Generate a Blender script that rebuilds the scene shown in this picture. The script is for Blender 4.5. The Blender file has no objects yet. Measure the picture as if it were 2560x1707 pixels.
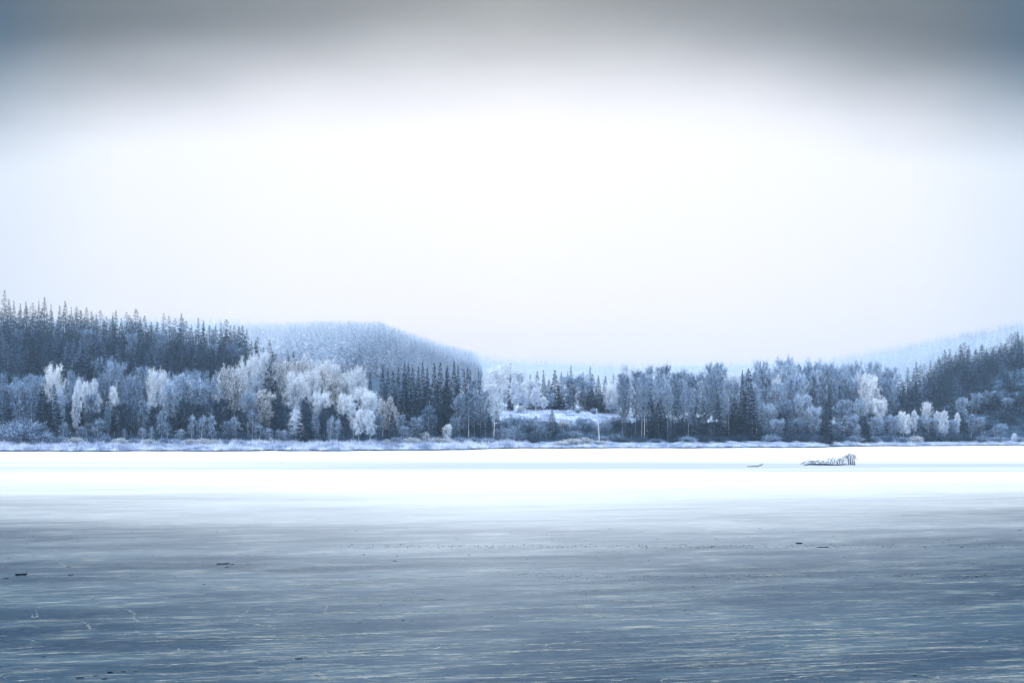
import bpy, math, random
import numpy as np
random.seed(11); rng = np.random.default_rng(11)
sc = bpy.context.scene
COL = sc.collection
R = math.radians

# ------------------------------------------------------------------ camera
F = 3556.0; HOR = 1073.0; CAMZ = 4.0          # focal length / horizon row in full-size pixels, eye height
cam_d = bpy.data.cameras.new("camera"); cam = bpy.data.objects.new("camera", cam_d); COL.objects.link(cam)
cam.location = (0, 0, CAMZ); cam.rotation_euler = (R(90), 0, 0)
cam_d.sensor_width = 36; cam_d.lens = 36 * F / 2560
cam_d.shift_y = (HOR - 853.5) / 2560
cam_d.clip_start = 0.5; cam_d.clip_end = 20000
sc.camera = cam
sc.view_settings.view_transform = 'Standard'; sc.view_settings.look = 'None'
sc.view_settings.gamma = 1.0; sc.view_settings.exposure = 0.40
sc.cycles.volume_bounces = 1; sc.cycles.max_bounces = 6; sc.cycles.diffuse_bounces = 3
sc.cycles.use_denoising = True

# ------------------------------------------------------------------ world
SUN_EL, SUN_AZ = 50, 235        # overcast: a soft sun behind the cloud, from behind the camera's left shoulder
w = bpy.data.worlds.new("World"); sc.world = w; w.use_nodes = True
nt = w.node_tree; N = nt.nodes; L = nt.links; N.clear()
def nd(nt_, t, **kw):
    n = nt_.nodes.new(t)
    for k, v in kw.items():
        if k == 'ins':
            for a, b in v.items(): n.inputs[a].default_value = b
        else: setattr(n, k, v)
    return n
def mth(nt_, op, a, b=None, c=None, clamp=False):
    n = nt_.nodes.new('ShaderNodeMath'); n.operation = op; n.use_clamp = clamp
    for i, v in enumerate((a, b, c)):
        if v is None: continue
        if isinstance(v, (int, float)): n.inputs[i].default_value = v
        else: nt_.links.new(v, n.inputs[i])
    return n.outputs[0]
def ramp(nt_, fac, stops, interp='LINEAR'):
    n = nt_.nodes.new('ShaderNodeValToRGB'); n.color_ramp.interpolation = interp
    e = n.color_ramp.elements
    while len(e) < len(stops): e.new(0.5)
    for i, (p, c) in enumerate(stops):
        e[i].position = p; c = (c, c, c) if isinstance(c, (int, float)) else c
        e[i].color = (*c, 1)
    nt_.links.new(fac, n.inputs[0]); return n.outputs[0]
def mixc(nt_, f, a, b, mode='MIX'):
    n = nt_.nodes.new('ShaderNodeMix'); n.data_type = 'RGBA'; n.blend_type = mode
    for s, v in ((0, f), (6, a), (7, b)):
        if isinstance(v, (int, float)): n.inputs[s].default_value = v
        elif isinstance(v, tuple): n.inputs[s].default_value = (*v, 1)
        else: nt_.links.new(v, n.inputs[s])
    return n.outputs[2]
def smooth(nt_, v, a, b):
    n = nt_.nodes.new('ShaderNodeMapRange'); n.interpolation_type = 'SMOOTHSTEP'; n.clamp = True
    n.inputs[1].default_value = a; n.inputs[2].default_value = b
    nt_.links.new(v, n.inputs[0]); return n.outputs[0]

tc = nd(nt, 'ShaderNodeTexCoord'); sep = nd(nt, 'ShaderNodeSeparateXYZ'); L.new(tc.outputs['Generated'], sep.inputs[0])
x, y, z = sep.outputs
hl = mth(nt, 'SQRT', mth(nt, 'ADD', mth(nt, 'MULTIPLY', x, x), mth(nt, 'MULTIPLY', y, y)))
az = mth(nt, 'DIVIDE', x, mth(nt, 'MAXIMUM', hl, 0.01))
aaz = mth(nt, 'ABSOLUTE', az)
mp = nd(nt, 'ShaderNodeMapping'); mp.inputs['Scale'].default_value = (1.0, 1.0, 3.0); L.new(tc.outputs['Generated'], mp.inputs[0])
noi = nd(nt, 'ShaderNodeTexNoise', ins={'Scale': 4.5, 'Detail': 3.0, 'Roughness': 0.45}); L.new(mp.outputs[0], noi.inputs[0])
nz = mth(nt, 'SUBTRACT', noi.outputs[0], 0.5)
# bright fog layer low down, a grey cloud deck above it, an unseen bright opening overhead added to light the frost
zz = mth(nt, 'ADD', z, mth(nt, 'MULTIPLY', nz, 0.035))
zc = mth(nt, 'ADD', zz, mth(nt, 'MULTIPLY', mth(nt, 'MULTIPLY', aaz, aaz), 0.37))
deck = smooth(nt, zc, 0.203, 0.296)
zenith_fill = smooth(nt, z, 0.34, 0.60)
SKY_BRIGHT = [(0.0, (0.88, 0.875, 0.91)), (0.15, (0.85, 0.855, 0.90)), (0.27, (0.78, 0.81, 0.88)), (0.35, (0.62, 0.70, 0.80)), (1.0, (0.50, 0.60, 0.76))]
bright = mixc(nt, smooth(nt, z, 0.085, 0.02), ramp(nt, aaz, SKY_BRIGHT), (0.71, 0.76, 0.91))
DECK = [(0.0, (0.27, 0.25, 0.20)), (0.17, (0.155, 0.135, 0.095)), (0.295, (0.07, 0.055, 0.015)), (0.35, (0.0, 0.008, 0.01)), (1.0, (0.02, 0.04, 0.06))]
deckc = ramp(nt, aaz, DECK)
c1 = mixc(nt, deck, bright, deckc)
c2 = mixc(nt, zenith_fill, c1, (1.20, 1.58, 1.98))
sky = nd(nt, 'ShaderNodeTexSky'); sky.sky_type = 'NISHITA'; sky.sun_disc = False
sky.sun_elevation = R(SUN_EL); sky.sun_rotation = R(SUN_AZ); sky.altitude = 200; sky.dust_density = 3
# the cloud hides nearly all of the clear sky: both meet in one background at strength 0.1
cl10 = mixc(nt, 1.0, c2, (10.0, 10.0, 10.0), 'MULTIPLY')
tot = mixc(nt, 0.96, sky.outputs[0], cl10)
bg = nd(nt, 'ShaderNodeBackground', ins={'Strength': 0.10}); L.new(tot, bg.inputs[0])
wo = nd(nt, 'ShaderNodeOutputWorld'); L.new(bg.outputs[0], wo.inputs[0])
w.cycles.sampling_method = 'MANUAL'; w.cycles.sample_map_resolution = 1024

# ------------------------------------------------------------------ sun (diffuse, behind cloud)
sd = bpy.data.lights.new("sun", 'SUN'); sd.energy = 1.5; sd.angle = R(14); sd.color = (1.0, 0.98, 0.97)
so = bpy.data.objects.new("sun", sd); COL.objects.link(so)
a = R(SUN_AZ); e = R(SUN_EL)
from mathutils import Vector
sv = Vector((math.sin(a) * math.cos(e), math.cos(a) * math.cos(e), math.sin(e)))
so.rotation_euler = sv.to_track_quat('Z', 'Y').to_euler()

# ------------------------------------------------------------------ haze: one even box of air round everything
HZ = (-4600, 4600, -80, 4900, -3, 322)
def box_mesh(name, x0, x1, y0, y1, z0, z1):
    v = [(i, j, k) for k in (z0, z1) for j in (y0, y1) for i in (x0, x1)]
    f = [(0, 2, 3, 1), (4, 5, 7, 6), (0, 1, 5, 4), (2, 6, 7, 3), (0, 4, 6, 2), (1, 3, 7, 5)]
    m = bpy.data.meshes.new(name); m.from_pydata(v, [], f); m.update(); return m
hm = bpy.data.materials.new("haze_air"); hm.use_nodes = True; hn = hm.node_tree; hn.nodes.clear()
pv = nd(hn, 'ShaderNodeVolumePrincipled'); pv.inputs['Color'].default_value = (0.62, 0.80, 1.0, 1)
pv.inputs['Absorption Color'].default_value = (1, 1, 1, 1)
pv.inputs['Density'].default_value = 0.00023; pv.inputs['Anisotropy'].default_value = 0.70
ho = nd(hn, 'ShaderNodeOutputMaterial'); hn.links.new(pv.outputs[0], ho.inputs['Volume'])
haze = bpy.data.objects.new("haze", box_mesh("haze", *HZ)); haze.data.materials.append(hm); COL.objects.link(haze)
haze['kind'] = 'stuff'; haze['label'] = 'thin winter haze lying over the lake and the wooded hills'; haze['category'] = 'haze'

# ------------------------------------------------------------------ materials
def pmat(name, rough=0.8, spec=0.2):
    m = bpy.data.materials.new(name); m.use_nodes = True; t = m.node_tree
    b = t.nodes['Principled BSDF']; b.inputs['Roughness'].default_value = rough
    b.inputs['Specular IOR Level'].default_value = spec
    return m, t, b
def var_mat(name, c0, c1, scale=3.0, obj_var=0.25, rough=0.85, spec=0.1):
    """two colours mixed by noise, every object a little different"""
    m, t, b = pmat(name, rough, spec)
    co = nd(t, 'ShaderNodeTexCoord'); n = nd(t, 'ShaderNodeTexNoise', ins={'Scale': scale, 'Detail': 4.0, 'Roughness': 0.65})
    t.links.new(co.outputs['Object'], n.inputs[0])
    oi = nd(t, 'ShaderNodeObjectInfo')
    f = mth(t, 'ADD', smooth(t, n.outputs[0], 0.38, 0.62), mth(t, 'MULTIPLY', mth(t, 'SUBTRACT', oi.outputs['Random'], 0.5), obj_var * 2), clamp=True)
    t.links.new(mixc(t, f, c0, c1), b.inputs['Base Color'])
    return m
M = {}
M['frost_heavy'] = var_mat('frost_heavy', (0.80, 0.86, 0.97), (0.96, 0.97, 0.99), 1.2, 0.3)
M['frost_mid'] = var_mat('frost_mid', (0.09, 0.18, 0.31), (0.50, 0.63, 0.84), 1.0, 0.45)
M['frost_light'] = var_mat('frost_light', (0.012, 0.034, 0.068), (0.06, 0.12, 0.20), 1.0, 0.35)
M['frost_pale'] = var_mat('frost_pale', (0.24, 0.36, 0.54), (0.62, 0.74, 0.92), 1.0, 0.35)
M['twig'] = var_mat('bare_twig', (0.010, 0.025, 0.048), (0.028, 0.052, 0.09), 1.0, 0.3)
M['birch_bark'] = var_mat('birch_bark', (0.55, 0.58, 0.66), (0.86, 0.88, 0.92), 2.5, 0.25, 0.7)
M['dark_bark'] = var_mat('dark_bark', (0.03, 0.04, 0.06), (0.10, 0.12, 0.16), 2.0, 0.3)
M['grey_bark'] = var_mat('grey_bark', (0.10, 0.13, 0.19), (0.34, 0.38, 0.48), 2.0, 0.3)
M['needle_dark'] = var_mat('needle_dark', (0.004, 0.013, 0.028), (0.013, 0.033, 0.066), 0.7, 0.3)
M['needle_mid'] = var_mat('needle_mid', (0.028, 0.062, 0.11), (0.095, 0.165, 0.26), 0.6, 0.35)
M['needle_frost_haze'] = var_mat('needle_frost_haze', (0.12, 0.18, 0.31), (0.28, 0.37, 0.55), 0.6, 0.35)
M['rime_mist_mid'] = var_mat('rime_mist_mid', (0.42, 0.50, 0.65), (0.54, 0.62, 0.76), 0.05, 0.0)  # far-ridge trees: rime colour with the mist fade painted in
M['rime_mist_thick'] = var_mat('rime_mist_thick', (0.70, 0.76, 0.87), (0.80, 0.85, 0.93), 0.05, 0.0)
M['rime_mist_pale'] = var_mat('rime_mist_pale', (0.56, 0.63, 0.77), (0.68, 0.75, 0.86), 0.05, 0.0)
M['rime_mist_thin'] = var_mat('rime_mist_thin', (0.20, 0.26, 0.38), (0.36, 0.43, 0.56), 0.05, 0.0)
M['reed'] = var_mat('frosted_reed', (0.20, 0.27, 0.42), (0.76, 0.80, 0.92), 0.22, 0.0)
M['wood_dark'] = var_mat('waterlogged_wood', (0.008, 0.012, 0.022), (0.03, 0.04, 0.065), 6, 0.3)
M['wood_frost'] = var_mat('frosted_wood', (0.05, 0.07, 0.11), (0.20, 0.25, 0.35), 3, 0.3)
M['leaf_dark'] = var_mat('frozen_leaf', (0.008, 0.012, 0.02), (0.035, 0.045, 0.065), 8, 0.4)

# ------------------------------------------------------------------ terrain
def ip(v, xs, ys): return float(np.interp(v, xs, ys))
SH_PX = [-1500, 0, 600, 1000, 1150, 1300, 1800, 2000, 2100, 2200, 2560, 4000]
SH_PY = [1129, 1129, 1128, 1127, 1124.5, 1121, 1120, 1119, 1117, 1115.5, 1113.5, 1113]
def shore(px): return CAMZ * F / (ip(px, SH_PX, SH_PY) - HOR) + 2.6 * math.sin(px * 0.021) + 1.7 * math.sin(px * 0.057 + 1) + 0.8 * math.sin(px * 0.17)
TPX = [-1500, -300, 0, 300, 600, 700, 800, 950, 1180, 1250, 1400, 1550, 1800, 2100, 2250, 2400, 2560, 2900, 4000]
TY = {
 330:  [3, 3, 3, 3, 3, 2.6, 2.4, 2.2, 2.4, 2.6, 2.6, 2.0, 1.6, 1.6, 1.2, 1.0, 1.0, 1.0, 1.0],
 385:  [12, 11, 10, 9, 9, 7.5, 5, 3.6, 4.5, 8.5, 8.3, 7.9, 3.5, 3, 3, 4, 5, 6, 6],
 450:  [22, 21, 19, 17, 17, 13, 7, 5, 5.5, 9, 9.4, 8, 5, 4.5, 6, 9, 12, 14, 14],
 540:  [33, 32, 31, 28, 27, 16, 7, 5, 6, 9, 9, 8, 5, 5, 11, 20, 27, 30, 30],
 640:  [44, 44, 42.5, 39, 33, 16, 7, 6, 6, 8, 8, 8, 6, 7, 12, 27, 36, 42, 42],
 720:  [48, 48, 46, 42, 33, 15, 8, 6, 6, 8, 8, 8, 6, 8, 12, 28, 40, 48, 48],
 1000: [42, 42, 42, 38, 30, 26, 24, 22, 12, 8, 8, 8, 8, 10, 14, 28, 40, 50, 50],
 1600: [60, 70, 76, 76, 76, 74, 70, 62, 34, 24, 20, 20, 24, 28, 36, 50, 60, 70, 70],
 2600: [130, 130, 130, 140, 150, 155, 160, 160, 84, 50, 46, 46, 50, 56, 64, 76, 86, 90, 90],
 3600: [195, 195, 205, 215, 228, 236, 239, 236, 162, 64, 80, 76, 80, 86, 100, 120, 130, 140, 140],
 4600: [300, 330, 352, 352, 340, 325, 315, 290, 232, 190, 170, 160, 165, 176, 200, 240, 290, 310, 310],
 5200: [300, 330, 352, 352, 340, 325, 315, 300, 262, 250, 240, 232, 236, 252, 290, 335, 378, 385, 385],
 6200: [300, 330, 352, 352, 340, 325, 315, 300, 262, 250, 240, 232, 236, 252, 290, 335, 378, 385, 385]}
TY = {(k if k < 1500 else k * 0.77): ([v * (1 if k < 1500 else 0.77) for v in r]) for k, r in TY.items()}   # far ridges
TYk = sorted(TY); TA = np.array([TY[k] for k in TYk], float)
def terr(px, Y):
    s = shore(px)
    near = [0.45, 1.0]
    ys = [s, s + 3, s + 14]
    col = [np.interp(px, TPX, r) for r in TA]
    b = min(1.5, col[0])
    keys = ys + [max(k, s + 20) if i == 0 else k for i, k in enumerate(TYk)]
    vals = [0.22, 0.45, b * 0.85] + list(col)
    h = np.interp(Y, keys, vals)
    X = (px - 1280) / F * Y
    amp = min(1.0, max(0, (Y - s - 5) / 60)) * (0.5 + min(Y, 2500) / 900)
    return float(h + amp * (math.sin(X * 0.07 + 1.3) * math.cos(Y * 0.05) * 0.7 + math.sin(X * 0.19 + Y * 0.11) * 0.3))
def P(px, Y): return (px - 1280) / F * Y
def mesh_np(name, V, FA, mats=(), matidx=None, smoothf=False):
    """V (n,3), FA (m,k) all faces with k corners"""
    V = np.asarray(V, np.float32); FA = np.asarray(FA, np.int32); k = FA.shape[1]
    m = bpy.data.meshes.new(name)
    m.vertices.add(len(V)); m.vertices.foreach_set('co', V.ravel())
    m.loops.add(FA.size); m.loops.foreach_set('vertex_index', FA.ravel())
    m.polygons.add(len(FA)); m.polygons.foreach_set('loop_start', np.arange(0, FA.size, k, dtype=np.int32))
    m.polygons.foreach_set('loop_total', np.full(len(FA), k, np.int32))
    for q in mats: m.materials.append(q)
    if matidx is not None: m.polygons.foreach_set('material_index', np.asarray(matidx, np.int32))
    if smoothf: m.polygons.foreach_set('use_smooth', np.ones(len(FA), bool))
    m.update(calc_edges=True); m.validate(); return m
def link(name, data, parent=None, **props):
    o = bpy.data.objects.new(name, data); COL.objects.link(o)
    if parent is not None: o.parent = parent
    for k_, v_ in props.items(): o[k_] = v_
    return o

gpx = np.arange(-1500, 4001, 25); 
gf = list(np.linspace(0, 1, 2))
def col_Y(px):
    s = shore(px)
    return [s - 0.25, s, s + 0.7, s + 3, s + 8, s + 14, s + 22] + list(np.linspace(s + 32, 460, 12)) + list(np.arange(490, 760, 30)) + [820, 900, 1000, 1120, 1230, 1450, 1700, 2000, 2250, 2500, 2770, 2950, 3250, 3540, 3770, 4000, 4400, 4770]
V = []; nr = len(col_Y(0))
for px in gpx:
    for k, Y in enumerate(col_Y(px)):
        zz_ = -0.6 if k == 0 else terr(px, Y)
        V.append((P(px, Y), Y, zz_))
Fc = []
for i in range(len(gpx) - 1):
    for j in range(nr - 1):
        a_ = i * nr + j; Fc.append((a_, a_ + nr, a_ + nr + 1, a_ + 1))
tm, t, b = pmat('forest_floor', 0.95, 0.05)
co = nd(t, 'ShaderNodeTexCoord')
n1 = nd(t, 'ShaderNodeTexNoise', ins={'Scale': 0.35, 'Detail': 8.0, 'Roughness': 0.7}); t.links.new(co.outputs['Object'], n1.inputs[0])
n2 = nd(t, 'ShaderNodeTexNoise', ins={'Scale': 0.06, 'Detail': 3.0}); t.links.new(co.outputs['Object'], n2.inputs[0])
at = nd(t, 'ShaderNodeAttribute'); at.attribute_name = 'meadow'
floor_c = mixc(t, smooth(t, n1.outputs[0], 0.42, 0.62), (0.007, 0.018, 0.036), (0.08, 0.14, 0.23))
mead_c = mixc(t, smooth(t, n1.outputs[0], 0.40, 0.58), (0.10, 0.16, 0.30), (0.50, 0.57, 0.72))
sp_ = nd(t, 'ShaderNodeSeparateXYZ'); t.links.new(co.outputs['Object'], sp_.inputs[0])
floor_c = mixc(t, mth(t, 'MAXIMUM', smooth(t, sp_.outputs[2], 70, 320), smooth(t, sp_.outputs[1], 1500, 3000)), floor_c, (0.36, 0.44, 0.58))  # far ground paler with height and distance: haze painted in
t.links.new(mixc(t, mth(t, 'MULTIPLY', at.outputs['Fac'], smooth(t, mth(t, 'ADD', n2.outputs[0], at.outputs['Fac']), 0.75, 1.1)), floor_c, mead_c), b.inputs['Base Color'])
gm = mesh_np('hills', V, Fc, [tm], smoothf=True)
def meadow(px, Y):
    s = shore(px); m_ = 0.0
    if s + 0.3 < Y < s + 19: m_ = 0.95
    if 1225 < px < 1580 and 350 < Y < 400: m_ = 1.0
    return m_
att = gm.attributes.new('meadow', 'FLOAT', 'POINT')
att.data.foreach_set('value', [meadow(px, Y) for px in gpx for Y in col_Y(px)])
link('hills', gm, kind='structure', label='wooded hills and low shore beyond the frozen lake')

# ------------------------------------------------------------------ lake ice
im, t, b = pmat('lake_ice', 0.3, 0.5)
co = nd(t, 'ShaderNodeTexCoord'); sp = nd(t, 'ShaderNodeSeparateXYZ'); t.links.new(co.outputs['Object'], sp.inputs[0])
X_, Y_ = sp.outputs[0], sp.outputs[1]
def nmap(scale, rot=0, loc=(0, 0, 0)):
    q0 = nd(t, 'ShaderNodeMapping'); q0.inputs['Rotation'].default_value = (0, 0, R(rot)); t.links.new(co.outputs['Object'], q0.inputs[0])
    q = nd(t, 'ShaderNodeMapping'); q.inputs['Scale'].default_value = scale; q.inputs['Location'].default_value = loc
    t.links.new(q0.outputs[0], q.inputs[0]); return q.outputs[0]
def noise(vec, s=1.0, det=4.0, ro=0.55, dist=0.0):
    q = nd(t, 'ShaderNodeTexNoise', ins={'Scale': s, 'Detail': det, 'Roughness': ro, 'Distortion': dist}); t.links.new(vec, q.inputs[0]); return q.outputs[0]
big = noise(nmap((0.035, 0.10, 1), -8), 1, 5, 0.6)
mid = noise(nmap((0.2, 0.6, 1), -14), 1, 7, 0.66, 0.4)
fine = noise(nmap((0.7, 4.5, 1), -14), 1, 9, 0.78, 0.2)
fine2 = noise(nmap((1.6, 14.0, 1), -13, (7, 3, 0)), 1, 7, 0.75, 0.2)
far_ = noise(nmap((0.012, 0.16, 1), 0), 1, 6, 0.62)
ice_c = mixc(t, smooth(t, big, 0.38, 0.62), (0.012, 0.034, 0.062), (0.030, 0.064, 0.096))
ice_c = mixc(t, mth(t, 'MULTIPLY', smooth(t, mid, 0.42, 0.68), 0.6), ice_c, (0.062, 0.105, 0.135))
st = mth(t, 'MULTIPLY', smooth(t, fine, 0.51, 0.60), smooth(t, mth(t, 'ADD', mid, mth(t, 'MULTIPLY', big, 0.5)), 0.62, 0.9))
st = mth(t, 'MAXIMUM', st, mth(t, 'MULTIPLY', smooth(t, fine2, 0.55, 0.62), 0.6))
ice_c = mixc(t, mth(t, 'MULTIPLY', st, 0.48), ice_c, (0.50, 0.46, 0.37))
# dusting of snow that thickens away from this end of the lake
jit = mth(t, 'ADD', mth(t, 'MULTIPLY', mth(t, 'SUBTRACT', big, 0.5), 34), mth(t, 'ADD', mth(t, 'MULTIPLY', mth(t, 'SUBTRACT', mid, 0.5), 16), mth(t, 'MULTIPLY', mth(t, 'SUBTRACT', fine, 0.5), 22)))
yy = mth(t, 'ADD', Y_, mth(t, 'MULTIPLY', jit, mth(t, 'ADD', 0.25, mth(t, 'DIVIDE', Y_, 90.0))))
xx2 = mth(t, 'DIVIDE', mth(t, 'ABSOLUTE', mth(t, 'SUBTRACT', X_, -1.0)), mth(t, 'MAXIMUM', Y_, 5.0))
yy = mth(t, 'SUBTRACT', yy, mth(t, 'MULTIPLY', xx2, 52))  # snow thinned to the sides, painting in darker vignetted corners
mr = nd(t, 'ShaderNodeMapRange'); mr.inputs[1].default_value = 0; mr.inputs[2].default_value = 130; t.links.new(yy, mr.inputs[0])
snow = ramp(t, mr.outputs[0], [(0.12, 0.0), (0.17, 0.03), (0.23, 0.09), (0.30, 0.19), (0.36, 0.30), (0.43, 0.44), (0.54, 0.60), (0.72, 0.83), (0.98, 1.0)])  # snow cover with the darker vignetted sides painted in
c = mixc(t, snow, ice_c, (0.73, 0.69, 0.665))
# refrozen lead: a band of smooth blue ice across the far part
bl = mth(t, 'ADD', Y_, mth(t, 'MULTIPLY', mth(t, 'SUBTRACT', far_, 0.5), 45))
band = mth(t, 'MULTIPLY', smooth(t, bl, 135, 142), mth(t, 'SUBTRACT', 1.0, smooth(t, mth(t, 'ADD', Y_, mth(t, 'MULTIPLY', mth(t, 'SUBTRACT', far_, 0.5), 14)), 172, 179)))
band = mth(t, 'MULTIPLY', band, smooth(t, noise(nmap((0.008, 0.35, 1), 0, (3, 9, 0)), 1, 5, 0.6), 0.34, 0.50))
c = mixc(t, mth(t, 'MULTIPLY', band, 0.62), c, (0.21, 0.245, 0.325))
t.links.new(c, b.inputs['Base Color'])
cover = mth(t, 'MAXIMUM', snow, st)
rg = mth(t, 'ADD', 0.30, mth(t, 'MULTIPLY', cover, 0.45)); t.links.new(rg, b.inputs['Roughness'])
spc = mth(t, 'SUBTRACT', 0.02, mth(t, 'MULTIPLY', cover, 0.015)); t.links.new(spc, b.inputs['Specular IOR Level'])
b.inputs['IOR'].default_value = 1.31
bp = nd(t, 'ShaderNodeBump', ins={'Strength': 0.25, 'Distance': 0.02}); t.links.new(fine2, bp.inputs['Height']); t.links.new(bp.outputs[0], b.inputs['Normal'])
ime = bpy.data.meshes.new('lake_ice'); ime.from_pydata([(-420, -70, 0), (420, -70, 0), (420, 395, 0), (-420, 395, 0)], [], [(0, 1, 2, 3)]); ime.materials.append(im)
link('lake_ice', ime, kind='structure', label='frozen lake, white far out and dark blue with streaks nearby')

# ------------------------------------------------------------------ tree parts
def tube(V, Fq, pts, rad, sides=5):
    """append a tapered tube of quads; pts (n,3), rad (n,)"""
    pts = np.asarray(pts, float); base = len(V); n = len(pts)
    for i in range(n):
        d = pts[min(i + 1, n - 1)] - pts[max(i - 1, 0)]; d /= (np.linalg.norm(d) + 1e-9)
        r_ = np.array([1, 0, 0]) if abs(d[0]) < 0.9 else np.array([0, 1, 0])
        u_ = np.cross(d, r_); u_ /= np.linalg.norm(u_); v_ = np.cross(d, u_)
        for s in range(sides):
            an = 2 * math.pi * s / sides
            V.append(tuple(pts[i] + rad[i] * (math.cos(an) * u_ + math.sin(an) * v_)))
    for i in range(n - 1):
        for s in range(sides):
            s2 = (s + 1) % sides
            Fq.append((base + i * sides + s, base + i * sides + s2, base + (i + 1) * sides + s2, base + (i + 1) * sides + s))
def slivers(C, D, Ln, Wd):
    """one thin triangle per twig: centre C, direction D"""
    n = len(C); D = D / (np.linalg.norm(D, axis=1, keepdims=True) + 1e-9)
    r_ = rng.normal(size=(n, 3)); S = np.cross(D, r_); S /= (np.linalg.norm(S, axis=1, keepdims=True) + 1e-9)
    a_ = C + S * Wd[:, None] / 2; b_ = C - S * Wd[:, None] / 2; c_ = C + D * Ln[:, None]
    V = np.stack([a_, b_, c_], 1).reshape(-1, 3); Fx = np.arange(3 * n).reshape(-1, 3); return V, Fx

def decid_proto(kind, H=14.0, W=6.0, cb=0.25, n_l=34, n_t=5200, droop=0.3, up=0.9, mats=('frost_mid', 'twig'), bark='birch_bark', frac=0.8, prof='oval', bare=False, lean=0.0, forks=0, tl=0.42, tw=0.065, tr=0.11):
    """returns (trunk mesh, crown mesh): unit tree of height H and crown width W"""
    tv, tf = [], []
    nb = 9; ts = np.linspace(0, 1, nb); ph = rng.uniform(0, 6.28)
    wob = np.stack([np.sin(ts * 4 + ph) * 0.18 * ts * 2 + lean * H * ts ** 1.2, np.cos(ts * 3.3 + ph) * 0.18 * ts * 2, ts * H * 0.97], 1)
    tube(tv, tf, wob, tr * (1 - ts * 0.9) + 0.012, 6)
    def axis(tt): return np.array([np.interp(tt, ts, wob[:, i]) for i in range(3)])
    bv, bf = [], []
    tip_pts, tip_dir = [], []
    for i in range(n_l):
        tt = cb + (0.97 - cb) * ((i + rng.uniform(0, 1)) / n_l)
        q = (tt - cb) / (1 - cb)
        if prof == 'oval': rr = math.sin(math.pi * min(1, q * 0.80 + 0.16)) ** 0.75
        elif prof == 'round': rr = math.sqrt(max(0.03, 1 - (q * 1.55 - 0.55) ** 2)) if q > 0.35 else 0.75 + q * 0.7
        elif prof == 'cone': rr = (1 - q) ** 0.7 + 0.06
        else: rr = 0.55 + 0.45 * math.sin(math.pi * q)
        rr *= W / 2 * rng.uniform(0.72, 1.12)
        an = i * 2.399 + rng.uniform(-0.5, 0.5)
        out = np.array([math.cos(an), math.sin(an), 0]); p0 = axis(tt * 0.86 if prof != 'cone' else tt)
        rise = rr * up * (0.6 + 0.8 * q)
        k = 5; s = np.linspace(0, 1, k)
        pts = p0 + np.outer(s, out) * rr + np.outer(s ** 0.8 * rise - (s ** 2.2) * droop * rr, [0, 0, 1]) + rng.normal(size=(k, 3)) * 0.05 * rr * s[:, None]
        if pts[-1][2] > H * 1.0: pts[:, 2] -= s * (pts[-1][2] - H * 1.0)
        tube(bv, bf, pts, 0.045 * (rr / 2.5) * (1 - s * 0.85) + 0.008, 3)
        for j in range(6):
            sj = rng.uniform(0.25, 1.0); bp_ = np.array([np.interp(sj, s, pts[:, c_]) for c_ in range(3)])
            dr = out * 0.5 + rng.normal(size=3) * 0.75 + np.array([0, 0, 0.45 - droop])
            dr /= np.linalg.norm(dr); ln = rr * rng.uniform(0.22, 0.42)
            e_ = bp_ + dr * ln - np.array([0, 0, droop * ln * 0.6])
            tube(bv, bf, [bp_, (bp_ + e_) / 2 + [0, 0, 0.08 * ln], e_], [0.022, 0.014, 0.006], 3)
            for sk in np.linspace(0.15, 1, 6):
                tip_pts.append(bp_ + (e_ - bp_) * sk); tip_dir.append(dr)
        for sk in np.linspace(0.45, 1, 4):
            tip_pts.append([np.interp(sk, s, pts[:, c_]) for c_ in range(3)]); tip_dir.append(out)
    tip_pts = np.array(tip_pts); tip_dir = np.array(tip_dir)
    ix = rng.integers(0, len(tip_pts), n_t)
    C = tip_pts[ix] + rng.normal(size=(n_t, 3)) * [0.20, 0.20, 0.22]
    D = tip_dir[ix] * 0.6 + rng.normal(size=(n_t, 3)) * 0.65 + [0, 0, 0.35 - droop * 1.6]
    Ln = rng.uniform(0.5, 1.4, n_t) * tl; Wd = rng.uniform(0.5, 1.5, n_t) * tw
    sv_, sf_ = slivers(C, D, Ln, Wd)
    hi = C[:, 2] / H; rad_ = np.hypot(C[:, 0], C[:, 1]) / (W / 2)
    pf = frac * np.clip(-0.05 + 0.85 * hi + 0.45 * rad_, 0, 1.2)          # rime on outer, upper twigs; top light also put into the grading
    mi = (rng.uniform(size=n_t) > pf).astype(int)
    nv = len(bv); bf = np.array(bf)
    bt = np.concatenate([bf[:, [0, 1, 2]], bf[:, [0, 2, 3]]])
    Vc = np.concatenate([np.array(bv), sv_]); Fx = np.concatenate([bt, sf_ + nv])
    mix_ = np.concatenate([np.where(rng.uniform(size=len(bt)) < 0.5, 1, 2), mi])
    cm = mesh_np(kind + '_crown', Vc, Fx, [M[mats[0]], M[mats[1]], M['grey_bark']], mix_)
    trm = mesh_np(kind + '_trunk', np.array(tv), np.array(tf), [M[bark]], smoothf=True)
    return dict(trunk=trm, crown=cm, H=H, W=W)

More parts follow.
